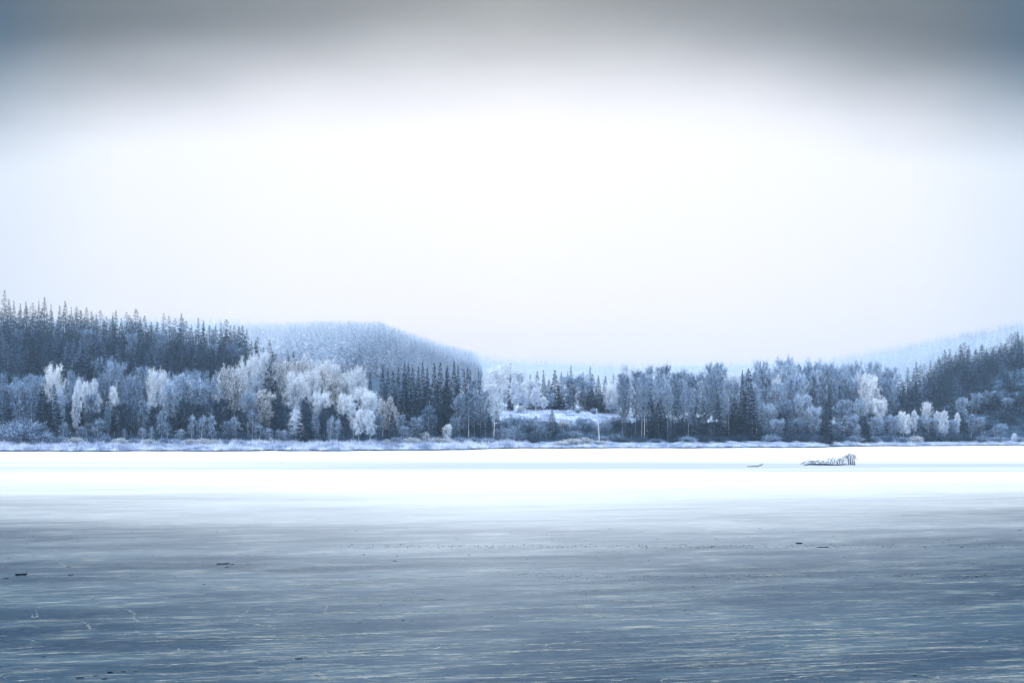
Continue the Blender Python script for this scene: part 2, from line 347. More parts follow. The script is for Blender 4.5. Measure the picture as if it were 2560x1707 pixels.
def spruce_proto(kind, H=18.0, W=5.2, mats=('needle_dark', 'needle_mid'), frac=0.12, n_w=44, per=8, tri=17, ragged=0.28, cb=0.06, one=False, spire=1.15):
    tv, tf = [], []
    tube(tv, tf, [(0, 0, 0), (0.03, 0, H * 0.5), (0, 0, H)], [0.17, 0.1, 0.012], 5)
    Cs, Ds, Ls, Ws = [], [], [], []
    side = rng.uniform(0.75, 1.2, 12)
    for i in range(n_w):
        q = (i + rng.uniform(-0.25, 0.25)) / (n_w - 1); q = min(max(q, 0), 1)
        z0 = H * (cb + (0.985 - cb) * q ** 0.92)
        rr = W / 2 * (1 - q) ** (0.85 * spire) * rng.uniform(1 - ragged, 1 + ragged * 0.6) + 0.06
        if q < 0.12: rr *= 0.7 + 2.5 * q
        nbr = max(5, int(per * (1.1 - 0.4 * q)))
        for b_ in range(nbr):
            an = 2 * math.pi * (b_ + rng.uniform(-0.3, 0.3)) / nbr + i * 0.7
            r2 = rr * side[int(an / 6.2832 * 12) % 12] * rng.uniform(0.72, 1.12)
            out = np.array([math.cos(an), math.sin(an), 0]); tilt = -0.60 + 0.85 * q
            k = max(6, int(tri * (0.35 + 0.65 * (1 - q))))
            s = rng.uniform(0.12, 1.0, k) ** 0.7
            p = np.array([0, 0, z0 + rng.uniform(-0.5, 0.5) * H / n_w * 1.4]) + np.outer(s, out) * r2 + np.outer((tilt * s + 0.22 * s ** 3) * r2, [0, 0, 1])
            wd = (1.15 - s) * 0.45 * r2 + 0.12
            lat = np.array([-out[1], out[0], 0])
            p = p + np.outer(rng.uniform(-1, 1, k) * wd, lat) + rng.normal(size=(k, 3)) * 0.05
            d = out * 0.9 + np.outer(rng.uniform(-0.7, 0.7, k), lat) + np.outer(rng.uniform(-0.75, 0.05, k), [0, 0, 1])
            Cs.append(p); Ds.append(d); Ls.append(rng.uniform(0.35, 0.75, k) * (0.35 + 0.65 * (1 - q))); Ws.append(rng.uniform(0.12, 0.26, k) * (0.75 + 0.45 * (1 - q)))
    C = np.concatenate(Cs); D = np.concatenate(Ds); Ln = np.concatenate(Ls); Wd = np.concatenate(Ws)
    sv_, sf_ = slivers(C, D, Ln, Wd); n = len(C)
    mi = (rng.uniform(size=n) < frac).astype(int)
    tf = np.array(tf); tt_ = np.concatenate([tf[:, [0, 1, 2]], tf[:, [0, 2, 3]]])
    if one:
        Vc = np.concatenate([np.array(tv), sv_]); Fx = np.concatenate([tt_, sf_ + len(tv)])
        m_ = mesh_np(kind, Vc, Fx, [M[mats[0]], M[mats[1]], M['dark_bark']], np.concatenate([np.full(len(tt_), 2), mi]))
        return dict(one=m_, H=H, W=W, arr=(Vc, Fx, np.concatenate([np.full(len(tt_), 2), mi])))
    return dict(trunk=mesh_np(kind + '_trunk', np.array(tv), np.array(tf), [M['dark_bark']], smoothf=True),
                crown=mesh_np(kind + '_crown', sv_, sf_, [M[mats[0]], M[mats[1]]], mi), H=H, W=W)

def shrub_proto(kind, H=3.0, W=4.0, n_s=46, n_t=3600, mats=('frost_mid', 'twig'), frac=0.7, tw=0.04):
    bv, bf = [], []; pts_, dirs_ = [], []
    for i in range(n_s):
        an = i * 2.399; rr = W / 2 * math.sqrt((i + 0.5) / n_s) ; out = np.array([math.cos(an), math.sin(an), 0])
        hh = H * math.sqrt(max(0.05, 1 - (rr / (W / 2)) ** 2 * 0.85)) * rng.uniform(0.75, 1.03)
        s = np.linspace(0, 1, 5)
        p = np.outer(s ** 0.8, out) * rr + np.outer(s ** 0.9 * hh, [0, 0, 1]) + out * 0.12 * rr + rng.normal(size=(5, 3)) * 0.05 * s[:, None] * H * 0.4
        tube(bv, bf, p, 0.025 * (1 - s * 0.8) + 0.005, 3)
        for sk in np.linspace(0.25, 1, 8):
            pts_.append([np.interp(sk, s, p[:, c_]) for c_ in range(3)]); dirs_.append(out * 0.5 + [0, 0, 0.8])
    pts_ = np.array(pts_); dirs_ = np.array(dirs_); ix = rng.integers(0, len(pts_), n_t)
    C = pts_[ix] + rng.normal(size=(n_t, 3)) * 0.05 * W; C[:, 2] = np.abs(C[:, 2])
    D = dirs_[ix] + rng.normal(size=(n_t, 3)) * 0.45
    sv_, sf_ = slivers(C, D, rng.uniform(0.2, 0.6, n_t), rng.uniform(0.5, 1.5, n_t) * tw)
    mi = (rng.uniform(size=n_t) > frac * np.clip(0.35 + 0.8 * C[:, 2] / H, 0, 1)).astype(int)
    bf = np.array(bf); bt = np.concatenate([bf[:, [0, 1, 2]], bf[:, [0, 2, 3]]])
    return dict(trunk=mesh_np(kind + '_stems', np.array(bv), bf, [M['dark_bark']]),
                crown=mesh_np(kind + '_twigs', sv_, sf_, [M[mats[0]], M[mats[1]]], mi), H=H, W=W, shrub=True)

TONES = {'p': (('frost_pale', 'frost_light'), 0.85), 'h': (('frost_heavy', 'frost_pale'), 0.95), 'm': (('frost_mid', 'twig'), 0.80), 'l': (('frost_light', 'twig'), 0.75), 'M': (('frost_heavy', 'twig'), 0.66)}
PR = {}
for tn, (ms, fr) in TONES.items():
    PR['birch' + tn] = [decid_proto('birch', 14, 5.2, 0.28, 34, 8500, 0.55, 0.75, ms, 'birch_bark', fr, 'oval', lean=rng.uniform(-0.03, 0.03)) for _ in range(3)]
    PR['round' + tn] = [decid_proto('round', 11, 8.0, 0.22, 44, 11500, 0.12, 1.05, ms, 'grey_bark', fr, 'round', tr=0.14) for _ in range(3)]
    PR['young' + tn] = [decid_proto('young', 6, 2.4, 0.16, 26, 2600, 0.3, 0.9, ms, 'birch_bark' if tn != 'l' else 'grey_bark', fr, 'oval', tl=0.28, tw=0.035, tr=0.05) for _ in range(3)]
    PR['tall' + tn] = [decid_proto('tall', 17, 5.6, 0.32, 36, 7500, 0.15, 1.15, ms, 'birch_bark' if tn in 'hMp' else 'grey_bark', fr * 0.95, 'oval', lean=rng.uniform(-0.05, 0.05)) for _ in range(3)]
    PR['shrub' + tn] = [shrub_proto('shrub', 3.0, 4.0, mats=ms, frac=fr) for _ in range(2)]
for tn, ms, fr in (('d', ('needle_dark', 'needle_mid'), 0.14), ('m', ('needle_mid', 'needle_dark'), 0.40), ('f', ('needle_frost_haze', 'needle_mid'), 0.45)):
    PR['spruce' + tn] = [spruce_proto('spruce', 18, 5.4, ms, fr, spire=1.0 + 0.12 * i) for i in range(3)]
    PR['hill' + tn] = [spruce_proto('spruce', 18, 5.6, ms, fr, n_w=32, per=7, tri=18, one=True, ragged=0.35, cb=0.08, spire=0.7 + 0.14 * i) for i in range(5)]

# ------------------------------------------------------------------ placing: a tree by where it stands and how tall it grows
REG = []        # every tree placed: used afterwards to write labels
NAME = {'birch': 'birch', 'round': 'broadleaf_tree', 'young': 'young_birch', 'tall': 'slender_birch', 'shrub': 'shrub', 'spruce': 'spruce', 'hill': 'spruce'}
MERGED = []
def put(kind, tone, px, top, wpx, Y, row, min_h=None, lean=None):
    if kind == 'tall': top += rng.uniform(-14, 12)
    pr = PR[kind + tone]; p = pr[rng.integers(0, len(pr))]
    gz = terr(px, Y) - 0.12; zt = CAMZ + (HOR - top) / F * Y; H = zt - gz
    if H < 1.0: H = 1.0
    if kind in ('spruce', 'hill'): wpx *= rng.uniform(1.2, 1.75)
    wm = wpx / F * Y; sx = wm / p['W'] ; sz = H / p['H']
    sx = min(max(sx, 0.42 * sz), 3.2 * sz)
    nm = NAME[kind]
    loc = (P(px, Y), Y, gz); rz = rng.uniform(0, 6.283)
    if row in ('upper', 'right upper') and 'arr' in p:
        c_, s_ = math.cos(rz), math.sin(rz); A = p['arr'][0] * [sx, sx, sz]
        MERGED.append((np.stack([A[:, 0] * c_ - A[:, 1] * s_, A[:, 0] * s_ + A[:, 1] * c_, A[:, 2]], 1) + loc, p['arr'][1], p['arr'][2] + {'d': 0, 'm': 3, 'f': 6}[tone]))
        return None
    if 'one' in p:
        o = link(nm, p['one'])
    else:
        o = link(nm, None)
        if p.get('shrub'):
            link('stems', p['trunk'], o); link('twigs', p['crown'], o)
        else:
            link('trunk', p['trunk'], o); link('crown', p['crown'], o)
        o.empty_display_size = 0.5
    o.location = loc; o.scale = (sx, sx, sz)
    o.rotation_euler = (lean[0] if lean else rng.normal() * 0.012, lean[1] if lean else rng.normal() * (0.035 if kind == 'tall' else 0.015), rz if not lean else 0)
    REG.append(dict(o=o, kind=kind, tone=tone, px=px, top=top, H=H, w=wm, Y=Y, row=row))
    return o
def S(px): return shore(px)

# --- front trees read off the photograph one by one: kind, tone, px, top, width, metres behind the shoreline
FRONT = """
spruce d 17 976 40 20;spruce d 108 962 36 21;spruce d 135 960 38 22;birch m 78 967 26 26;birch m 50 981 32 28;round m 22 1005 40 30
round h 140 921 52 46;birch m 176 894 30 62;birch h 195 921 28 44;birch h 193 944 22 30;birch h 237 921 32 40;birch h 216 928 34 38
spruce d 264 952 20 30;birch h 286 942 30 38;round m 262 897 52 66;round m 290 912 46 60;round m 362 919 38 52;round h 390 932 54 44
birch m 327 976 26 30;birch m 357 980 30 28;round m 230 984 36 30;round m 145 980 36 28;birch m 270 1000 20 24;young m 247 1040 34 20
young m 160 1050 22 19;young m 312 1068 13 16;young m 380 1062 16 16;young m 355 1064 20 18;round l 300 1010 60 30;round l 190 1000 60 34
round l 345 1015 60 34;young m 30 1045 30 20;young m 205 1060 26 20;young m 125 1065 26 20;round l 240 1030 50 28;round l 100 1030 40 32
round m 470 941 92 40;round m 430 962 50 34;round M 572 922 60 40;round M 594 930 44 38;round h 645 884 44 86;round h 615 900 52 70;birch h 640 878 24 88
spruce d 670 918 52 36;spruce d 700 984 42 24;spruce d 762 990 40 16;spruce d 690 950 36 60
round h 738 936 60 50;birch h 768 848 38 96;birch h 790 872 26 92;birch h 805 888 32 88;round M 660 980 54 30;birch h 740 1009 36 22;young h 752 1052 18 17
round m 620 984 44 34;young m 630 1019 30 26;young m 480 1029 20 18;birch m 530 1025 24 18;young m 505 1031 26 20;birch m 590 1030 28 22;round m 570 1054 34 20
young m 675 1066 24 16;young m 696 1070 18 16;young m 713 1070 22 17;young m 648 1055 28 20;young M 678 1090 9 12;birch m 404 1013 26 22;young m 450 1068 26 18
young m 420 1052 26 20;birch m 545 990 40 36;round l 500 1010 60 36;round l 450 1015 60 36;round l 560 1000 60 38;round l 620 1030 50 34
birch h 862 906 36 84;round h 897 925 46 66;round h 830 908 54 84;round h 925 983 56 34;round h 902 974 60 44;round M 835 944 58 56;round h 780 930 50 60;round M 800 985 50 34
spruce d 928 930 20 74;birch M 973 971 26 30;birch M 957 984 26 32;birch M 986 1000 28 30;birch m 1003 1024 28 20;birch m 1072 996 42 24
round m 1040 1045 38 20;young M 1065 1077 24 13;young h 1120 1054 24 16;round m 1137 1045 30 22;birch m 1172 950 40 30;tall m 1187 934 28 28;round m 1150 990 40 36
tall M 883 990 30 26;birch M 897 1008 28 18;birch h 925 1010 30 17;young m 826 1032 18 16;young m 842 1040 18 20;young M 966 1096 20 10;spruce d 981 1028 24 14
round M 860 990 46 32;birch m 790 1025 26 22;round l 860 1035 50 30;round l 810 1030 40 32;round m 940 1040 40 24;young m 1020 1062 24 16;spruce d 910 1050 30 32
tall h 1234 907 58 26;spruce d 1200 937 16 50;spruce d 1243 1000 18 28;tall m 1214 948 34 26;spruce d 1185 1040 40 30;spruce d 1222 1030 26 32;tall m 1202 965 30 34
young m 1010 1060 22 14;spruce d 1215 1010 30 38
"""
SPRUCE_CLUMP = [(955,912,28),(969,922,26),(983,926,28),(995,917,28),(1012,906,30),(1022,905,26),(1034,918,28),(1043,915,28),(1056,901,28),(1070,918,28),(1087,906,30),(1100,905,32),(1112,922,26),(1123,914,28),(1135,905,28),(1147,911,28),(1160,920,26),(1168,917,28),(1180,922,26),(1196,926,16),
  (960,960,34),(985,965,34),(1010,950,34),(1035,965,36),(1062,950,36),(1090,960,36),(1118,950,36),(1145,960,36),(1048,990,36),(1100,1000,40),(1125,990,34)]
for ln in FRONT.replace('\n', ';').split(';'):
    q = ln.split()
    if len(q) != 6: continue
    px = float(q[2])
    if q[1] == 'm' and 110 < px < 900 and rng.uniform() < 0.65: q[1] = 'p'
    if q[1] == 'M' and 560 < px < 900 and rng.uniform() < 0.5: q[1] = 'h'
    put(q[0], q[1], px, float(q[3]), float(q[4]), S(px) + float(q[5]), 'front')
for i, (px, top, wd) in enumerate(SPRUCE_CLUMP):
    put('spruce', 'd', px, top, wd, S(px) + (58 if i < 20 else 46) + rng.uniform(-4, 4), 'clump')

# --- clearing and the trees at its upper edge
for q in """birch h 1285 936 28 386;birch h 1312 941 28 388;birch h 1340 958 28 387;birch h 1360 984 22 386;round h 1262 915 44 410;round h 1240 925 40 408;birch h 1225 918 36 405
round h 1300 925 46 418;round h 1330 950 40 400;hill f 1276 908 20 470;spruce m 1275 935 16 398;spruce m 1305 940 14 396;spruce m 1325 936 18 404;spruce m 1343 927 22 406;spruce m 1362 924 24 405
spruce m 1387 924 32 404;spruce m 1403 929 24 405;spruce f 1417 926 18 440;spruce f 1428 913 20 452;spruce f 1455 928 18 450;spruce f 1476 914 20 450;spruce m 1484 934 30 404;spruce m 1497 937 22 402;spruce m 1512 939 24 402;spruce f 1534 937 26 420
round m 1435 940 88 398;spruce d 1480 972 36 397;spruce d 1395 965 36 397;spruce m 1374 950 28 400;spruce d 1500 975 30 398;round h 1545 950 44 404;round h 1525 965 36 400;round m 1375 985 28 393;round m 1465 955 50 400
young h 1300 1012 22 384;spruce d 1298 1014 12 386;shrub m 1445 1018 16 380;shrub m 1485 1020 22 382;shrub l 1408 1019 26 386
spruce d 1382 1025 32 321;spruce d 1374 1068 24 322;shrub m 1468 1049 50 338;shrub m 1512 1046 34 336;shrub l 1535 1040 40 338;shrub m 1555 1035 40 344
shrub m 1255 1068 50 318;shrub m 1290 1064 56 322;shrub l 1322 1062 56 322;shrub m 1352 1066 50 320;shrub m 1300 1076 50 312;shrub l 1335 1080 46 310;shrub m 1270 1082 46 312;shrub m 1310 1048 46 334;shrub m 1345 1052 44 334
shrub m 1262 1042 30 345;shrub m 1290 1040 34 348;shrub m 1325 1044 34 346;shrub m 1352 1048 30 344;shrub M 1412 1052 30 346;shrub m 1435 1058 34 342;shrub m 1450 1040 20 356;young m 1275 1030 14 352;young m 1338 1036 14 350;shrub m 1410 1080 44 320;shrub m 1440 1078 46 322;shrub m 1475 1085 46 318;shrub m 1505 1088 40 316;shrub m 1540 1084 44 316;shrub l 1395 1076 34 325;young l 1530 1062 24 322""".replace('\n', ';').split(';'):
    q = q.split(); put(q[0], q[1], float(q[2]), float(q[3]), float(q[4]), float(q[5]), 'clearing')

# --- the tall pale birches right of the clearing
for q in """tall m 1556 930 30 26;tall m 1563 922 30 28;tall m 1588 915 34 26;tall p 1604 925 30 24;tall p 1611 915 36 22;tall p 1618 920 30 26;tall m 1634 930 28 34;tall p 1648 922 30 18;tall p 1669 935 26 20;tall m 1688 918 34 26;tall m 1692 925 30 30
tall m 1720 945 34 22;tall m 1745 930 34 34;tall m 1787 935 34 22;tall m 1800 925 32 34;tall p 1822 932 34 22;tall m 1834 950 32 24;tall p 1881 948 44 20;tall p 1893 955 24 19;tall m 1910 950 34 34;tall m 1768 925 34 40
spruce d 1627 946 32 22;spruce d 1652 974 38 19;spruce d 1645 1005 40 17;spruce d 1711 1024 26 24;spruce d 1727 1012 24 28;spruce m 1757 1008 28 30;spruce d 1795 984 24 20;spruce d 1837 993 44 20;spruce d 1874 920 38 15;spruce d 1856 924 22 17;spruce d 1830 1030 34 24
spruce d 1800 1040 34 24;spruce d 1690 1060 34 24;spruce d 1880 1020 40 28;spruce d 1862 1050 30 22;spruce d 1600 1040 34 30;spruce d 1575 1050 30 28;spruce d 1963 1076 16 16;spruce d 1905 1075 34 16;spruce d 1770 1070 34 20
round p 1940 960 50 34;round m 1985 948 54 38;round p 1920 1010 44 24;round m 1960 1005 48 26;round p 2010 990 48 28;round p 2045 930 40 54;round p 2020 940 46 60;round p 2075 940 40 52;round p 2105 936 44 50;round p 2135 950 40 48;round h 2175 943 50 40;round h 2200 998 40 26;round p 2150 1000 40 30
round m 2110 1000 46 28;round p 2035 1020 44 22;round m 2130 1040 40 20;round p 2190 1045 40 18;round m 2215 1040 30 20;spruce d 2067 1003 32 9;spruce d 2062 1048 40 8;spruce d 2163 1038 26 8;spruce d 2163 1062 34 9;spruce m 2097 965 20 34;round p 2235 1040 30 18
round m 1990 1050 44 18;round p 1940 1050 44 18;round m 2090 1055 44 16;young m 2145 1060 20 12
birch h 2250 1015 20 22;birch h 2258 1017 18 21;birch h 2270 1023 17 20;birch h 2285 1013 18 30;round h 2318 1009 30 34;birch h 2343 1016 22 26;birch h 2355 1018 18 24;birch h 2363 1014 22 23;birch h 2392 1020 16 26;birch p 2410 1010 22 30;birch p 2428 1022 22 22;round p 2300 1040 34 30;round m 2330 1045 34 26
round p 2380 1050 34 24;round m 2445 1045 36 26;spruce d 2331 1068 20 14;shrub M 2290 1089 36 9;spruce d 2488 981 60 60;spruce d 2550 975 56 62;spruce d 2520 1010 40 40;round p 2475 978 40 90;round p 2440 985 34 80;round p 2405 995 34 70;young h 2535 1080 16 10;young m 2516 1092 12 8;young m 2485 1068 30 20
round p 2500 1060 36 20;young m 2460 1075 24 14;spruce d 2380 1085 40 20;spruce d 2410 1085 36 22;round p 2520 995 30 80;spruce m 2206 943 26 120;spruce m 2196 955 22 110""".replace('\n', ';').split(';'):
    q = q.split(); put(q[0], q[1], float(q[2]), float(q[3]), float(q[4]), S(float(q[2])) + float(q[5]), 'front')
# fillers that close the wood behind the first trunks
for px in np.arange(1560, 2240, 17):
    for r_ in range(2):
        p2 = px + rng.uniform(-8, 8); k = ('tall' if px < 1900 else 'round'); 
        put(k, 'mppph'[int(rng.integers(0, 5))], p2, rng.uniform(900, 946) + (8 if px > 2000 else 0), rng.uniform(30, 44), S(p2) + 48 + r_ * 26 + rng.uniform(0, 16), 'back')
for px in np.arange(1560, 2480, 26):
    put('round', 'l', px + rng.uniform(-8, 8), rng.uniform(1030, 1062), rng.uniform(40, 54), S(px) + rng.uniform(26, 42), 'back')
for px in np.arange(6, 900, 24):
    put('round', 'l', px + rng.uniform(-8, 8), rng.uniform(1000, 1045), rng.uniform(44, 60), S(px) + rng.uniform(32, 46), 'back')
for px in np.arange(0, 640, 21):
    put('round', 'mmp'[int(rng.integers(0, 3))], px + rng.uniform(-8, 8), rng.uniform(928, 968) , rng.uniform(36, 52), S(px) + rng.uniform(62, 84), 'back')
for px in np.arange(700, 900, 22):
    put('round', 'M', px + rng.uniform(-8, 8), ip(px, [700, 760, 900], [905, 905, 950]), rng.uniform(40, 50), S(px) + rng.uniform(80, 100), 'back')

# --- left hill: rows of spruce; the first rows dark, the upper rows rimed and paler from haze painted into the needles, the skyline read off the photograph
SKY_L = [(8,724,0),(23,746,0),(35,752,0),(50,758,0),(66,755,0),(80,757,0),(98,752,0),(111,743,1),(128,760,0),(148,762,0),(165,753,1),(178,768,0),(191,766,1),(203,775,0),(214,769,1),(228,778,0),(240,785,0),(251,775,1),(266,790,0),(280,782,0),(288,775,1),(303,795,0),(317,780,0),(330,792,0),(339,773,1),(352,800,0),(364,790,1),(380,812,0),(395,805,0),(410,783,0),(424,789,0),(438,795,0),(450,784,1),(462,795,0),(478,812,0),(496,793,0),(508,800,0),(524,812,0),(540,810,0),(552,806,0),(564,798,1),(575,812,0),(586,813,1),(598,815,0),(606,812,1),(618,822,0),(630,850,0),(640,862,0)]
SKL_X = [a_[0] for a_ in SKY_L]; SKL_Y = [a_[1] for a_ in SKY_L]
for px, top, big_ in SKY_L:
    Y = ip(px, [0, 450, 640], [690, 640, 560]) + rng.uniform(-12, 12)
    put('hill', 'm' if not big_ else 'd', px, top, 24 + 8 * big_, Y, 'skyline')
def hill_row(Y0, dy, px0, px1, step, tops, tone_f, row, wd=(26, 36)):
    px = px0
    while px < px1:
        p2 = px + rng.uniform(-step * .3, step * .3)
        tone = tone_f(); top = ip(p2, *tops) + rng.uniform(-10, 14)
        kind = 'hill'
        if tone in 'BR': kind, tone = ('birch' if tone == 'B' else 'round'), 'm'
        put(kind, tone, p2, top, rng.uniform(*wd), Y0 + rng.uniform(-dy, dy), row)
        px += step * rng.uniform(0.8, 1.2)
pick = lambda s: (lambda: s[int(rng.integers(0, len(s)))])
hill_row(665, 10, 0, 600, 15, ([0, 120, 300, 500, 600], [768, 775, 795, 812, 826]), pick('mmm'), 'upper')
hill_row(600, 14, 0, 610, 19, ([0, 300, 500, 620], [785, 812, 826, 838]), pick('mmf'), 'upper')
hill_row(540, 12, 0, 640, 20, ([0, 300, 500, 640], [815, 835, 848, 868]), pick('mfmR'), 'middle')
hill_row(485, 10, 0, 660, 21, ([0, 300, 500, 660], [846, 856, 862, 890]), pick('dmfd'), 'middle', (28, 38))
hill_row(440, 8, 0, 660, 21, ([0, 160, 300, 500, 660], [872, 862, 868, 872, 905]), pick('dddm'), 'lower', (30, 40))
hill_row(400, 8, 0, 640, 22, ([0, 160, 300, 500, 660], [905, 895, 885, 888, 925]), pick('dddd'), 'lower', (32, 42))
for q in [(646,841,26,500),(672,850,34,490),(660,868,26,488),(692,884,40,470),(680,880,30,474),(722,884,24,430),(732,880,36,432),(640,850,30,520)]:
    put('hill', 'd', q[0], q[1], q[2], q[3], 'point')
# --- right hill
SKY_R = [(2206,945),(2225,948),(2250,935),(2270,918),(2282,922),(2291,904),(2300,912),(2312,908),(2325,901),(2338,905),(2348,890),(2359,873),(2376,870),(2388,878),(2401,860),(2411,857),(2422,863),(2440,873),(2454,863),(2466,870),(2478,867),(2490,862),(2503,855),(2514,858),(2527,834),(2539,829),(2544,829),(2556,839)]
for px, top in SKY_R:
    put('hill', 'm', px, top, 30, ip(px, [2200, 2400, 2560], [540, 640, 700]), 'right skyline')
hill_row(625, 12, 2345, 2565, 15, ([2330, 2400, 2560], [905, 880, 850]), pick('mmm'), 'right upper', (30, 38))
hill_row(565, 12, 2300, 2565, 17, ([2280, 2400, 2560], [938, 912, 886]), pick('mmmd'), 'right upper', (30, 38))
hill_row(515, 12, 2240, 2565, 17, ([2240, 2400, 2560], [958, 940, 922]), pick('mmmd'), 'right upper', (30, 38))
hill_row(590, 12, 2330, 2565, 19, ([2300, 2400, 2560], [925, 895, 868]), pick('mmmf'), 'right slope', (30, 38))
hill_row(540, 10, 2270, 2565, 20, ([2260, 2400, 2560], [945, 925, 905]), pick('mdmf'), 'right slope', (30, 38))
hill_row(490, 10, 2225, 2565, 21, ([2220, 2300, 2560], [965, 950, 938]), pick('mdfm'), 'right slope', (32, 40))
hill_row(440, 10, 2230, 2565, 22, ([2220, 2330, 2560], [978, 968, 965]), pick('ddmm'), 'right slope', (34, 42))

# woods going on past both sides of the frame
for Y0, tl, tr in ((300, 935, 980), (345, 905, 960), (400, 890, 950), (450, 870, 935), (520, 830, 905), (590, 790, 880), (650, 762, 850)):
    hill_row(Y0 if Y0 > 420 else Y0 + 10, 8, -420, -10, 24, ([-420, 0], [tl, tl]), pick('mdd'), 'upper', (32, 42))
    hill_row(max(Y0, 385) + 5, 8, 2575, 3250, 24, ([2560, 3250], [tr, tr - 30]), pick('mmd'), 'upper', (32, 42))
vs_, fs_, ms_, off_ = [], [], [], 0
for a1, b1, c1 in MERGED: vs_.append(a1); fs_.append(b1 + off_); ms_.append(c1); off_ += len(a1)
mm_ = [M[k_] for k_ in ('needle_dark', 'needle_mid', 'dark_bark', 'needle_mid', 'needle_dark', 'dark_bark', 'needle_frost_haze', 'needle_mid', 'dark_bark')]
link('hill_forest', mesh_np('hill_forest', np.concatenate(vs_), np.concatenate(fs_), mm_, np.concatenate(ms_)), kind='stuff', label='packed spruces filling the hillsides behind the separate trees', category='forest')
# --- shrubs and saplings along the shore
put('shrub', 'm', 68, 1048, 104, S(68) + 13, 'shore')
for px, top, wd, dy, tn in [(12,1060,60,16,'m'),(112,1078,44,14,'m'),(150,1088,50,13,'m'),(185,1092,44,14,'M'),(225,1090,40,14,'m'),(262,1086,36,14,'m'),(300,1094,40,12,'M'),(335,1094,36,12,'m'),(372,1096,36,12,'M'),
   (410,1094,34,13,'m'),(436,1096,34,12,'m'),(475,1096,30,12,'M'),(510,1095,34,12,'M'),(535,1097,30,12,'M'),(565,1098,30,12,'m'),(600,1100,30,12,'m'),(990,1092,40,12,'m'),(1030,1092,44,12,'M'),(1090,1092,44,14,'M'),(1110,1096,40,12,'M'),(1150,1092,44,16,'m'),(1185,1092,40,14,'m'),(1215,1094,40,12,'m'),
   (1430,1096,50,8,'M'),(1460,1093,50,10,'M'),(1400,1102,40,6,'M'),(1500,1100,40,8,'M'),(1560,1094,50,10,'l'),(1600,1092,50,12,'l'),(1640,1096,46,10,'m'),(1680,1094,50,12,'l'),(1720,1090,46,14,'m'),(1760,1088,50,12,'l'),(1800,1090,50,12,'l'),(1845,1086,56,14,'l'),(1890,1084,56,14,'l'),(1930,1086,50,12,'m'),(1970,1084,50,12,'l'),(2010,1084,50,12,'l'),(2050,1086,50,10,'m'),(2095,1086,50,10,'l'),(2140,1088,46,10,'m'),(2180,1088,44,8,'m'),(2220,1086,44,10,'m'),(2255,1090,40,9,'m'),(2320,1088,40,14,'l'),(2350,1086,40,16,'l'),(2385,1090,44,14,'l'),(2420,1090,44,14,'l'),(2455,1090,40,12,'m'),(2495,1090,44,12,'m'),(2545,1090,40,14,'m')]:
    put('shrub', tn, px, top, wd, S(px) + dy, 'shore')

# --- the bare leaning pole in front of the clearing
def snag(px, y0, y1, lean_px, Y, label):
    v, f = [], []; gz = terr(px, Y) - 0.1; H = CAMZ + (HOR - y1) / F * Y - gz; s = np.linspace(0, 1, 7)
    tube(v, f, np.stack([s * lean_px / F * Y + np.sin(s * 5) * 0.08, 0 * s, s * H], 1), 0.09 - 0.05 * s, 7)
    o = link('dead_birch_trunk', None, label=label, category='dead tree'); o.location = (P(px, Y), Y, gz)
    link('trunk', mesh_np('snag_trunk', v, f, [M['birch_bark']], smoothf=True), o)
    v, f = [], []
    for k in range(5):
        s0 = 0.45 + 0.11 * k; an = k * 2.2; d = np.array([math.cos(an), math.sin(an), 0.6]); p0 = np.array([s0 * lean_px / F * Y, 0, s0 * H])
        tube(v, f, [p0, p0 + d * 0.3, p0 + d * 0.6], [0.03, 0.02, 0.008], 4)
    link('branch_stubs', mesh_np('snag_stubs', v, f, [M['dark_bark']]), o)
snag(1498, 1092, 1020, -6, S(1498) + 14, 'bare white leaning dead trunk standing alone below the snowy clearing')

# ------------------------------------------------------------------ marsh grass, meadow grass, far woods (uncountable: stuff)
def blades(n, fpx, fY, hmin, hmax, wd=0.05, tilt=0.35):
    px = fpx(n); Yl = np.array([fY(p_) for p_ in px]); 
    base = np.array([(P(p_, Y), Y, terr(p_, Y) - 0.03) for p_, Y in zip(px, Yl)])
    D = np.stack([rng.normal(size=n) * tilt, rng.normal(size=n) * tilt, np.ones(n)], 1)
    return slivers(base, D, rng.uniform(hmin, hmax, n) * (1 + 0.2 * np.sin(px * 0.13) + 0.18 * np.sin(px * 0.37 + Yl * 0.5)), rng.uniform(0.6, 1.4, n) * wd)
v1, f1 = blades(46000, lambda n: rng.uniform(-60, 1320, n), lambda p_: S(p_) - 0.1 + 19.6 * rng.uniform() ** 1.1, 0.3, 1.0, 0.07)
v2, f2 = blades(16000, lambda n: rng.uniform(1320, 2620, n), lambda p_: S(p_) + 0.3 + 8 * rng.uniform() ** 1.3, 0.2, 0.7, 0.06)
link('marsh_grass', mesh_np('marsh_grass', np.concatenate([v1, v2]), np.concatenate([f1, f2 + len(v1)]), [M['reed']]), kind='stuff', label='frosted marsh grass along the lake shore', category='grass')
v3, f3 = blades(30000, lambda n: rng.uniform(1230, 1575, n), lambda p_: rng.uniform(335, 398), 0.15, 0.6, 0.07)
link('meadow_grass', mesh_np('meadow_grass', v3, f3, [M['reed']]), kind='stuff', label='white frosted grass on the open clearing', category='grass')
v4, f4 = blades(60000, lambda n: rng.uniform(-30, 2600, n), lambda p_: S(p_) + 20 + 40 * rng.uniform() ** 1.2, 0.5, 2.2, 0.07, 0.3)
link('undergrowth', mesh_np('undergrowth', v4, f4, [M['frost_light']]), kind='stuff', label='dark brushy undergrowth between the trunks', category='undergrowth')

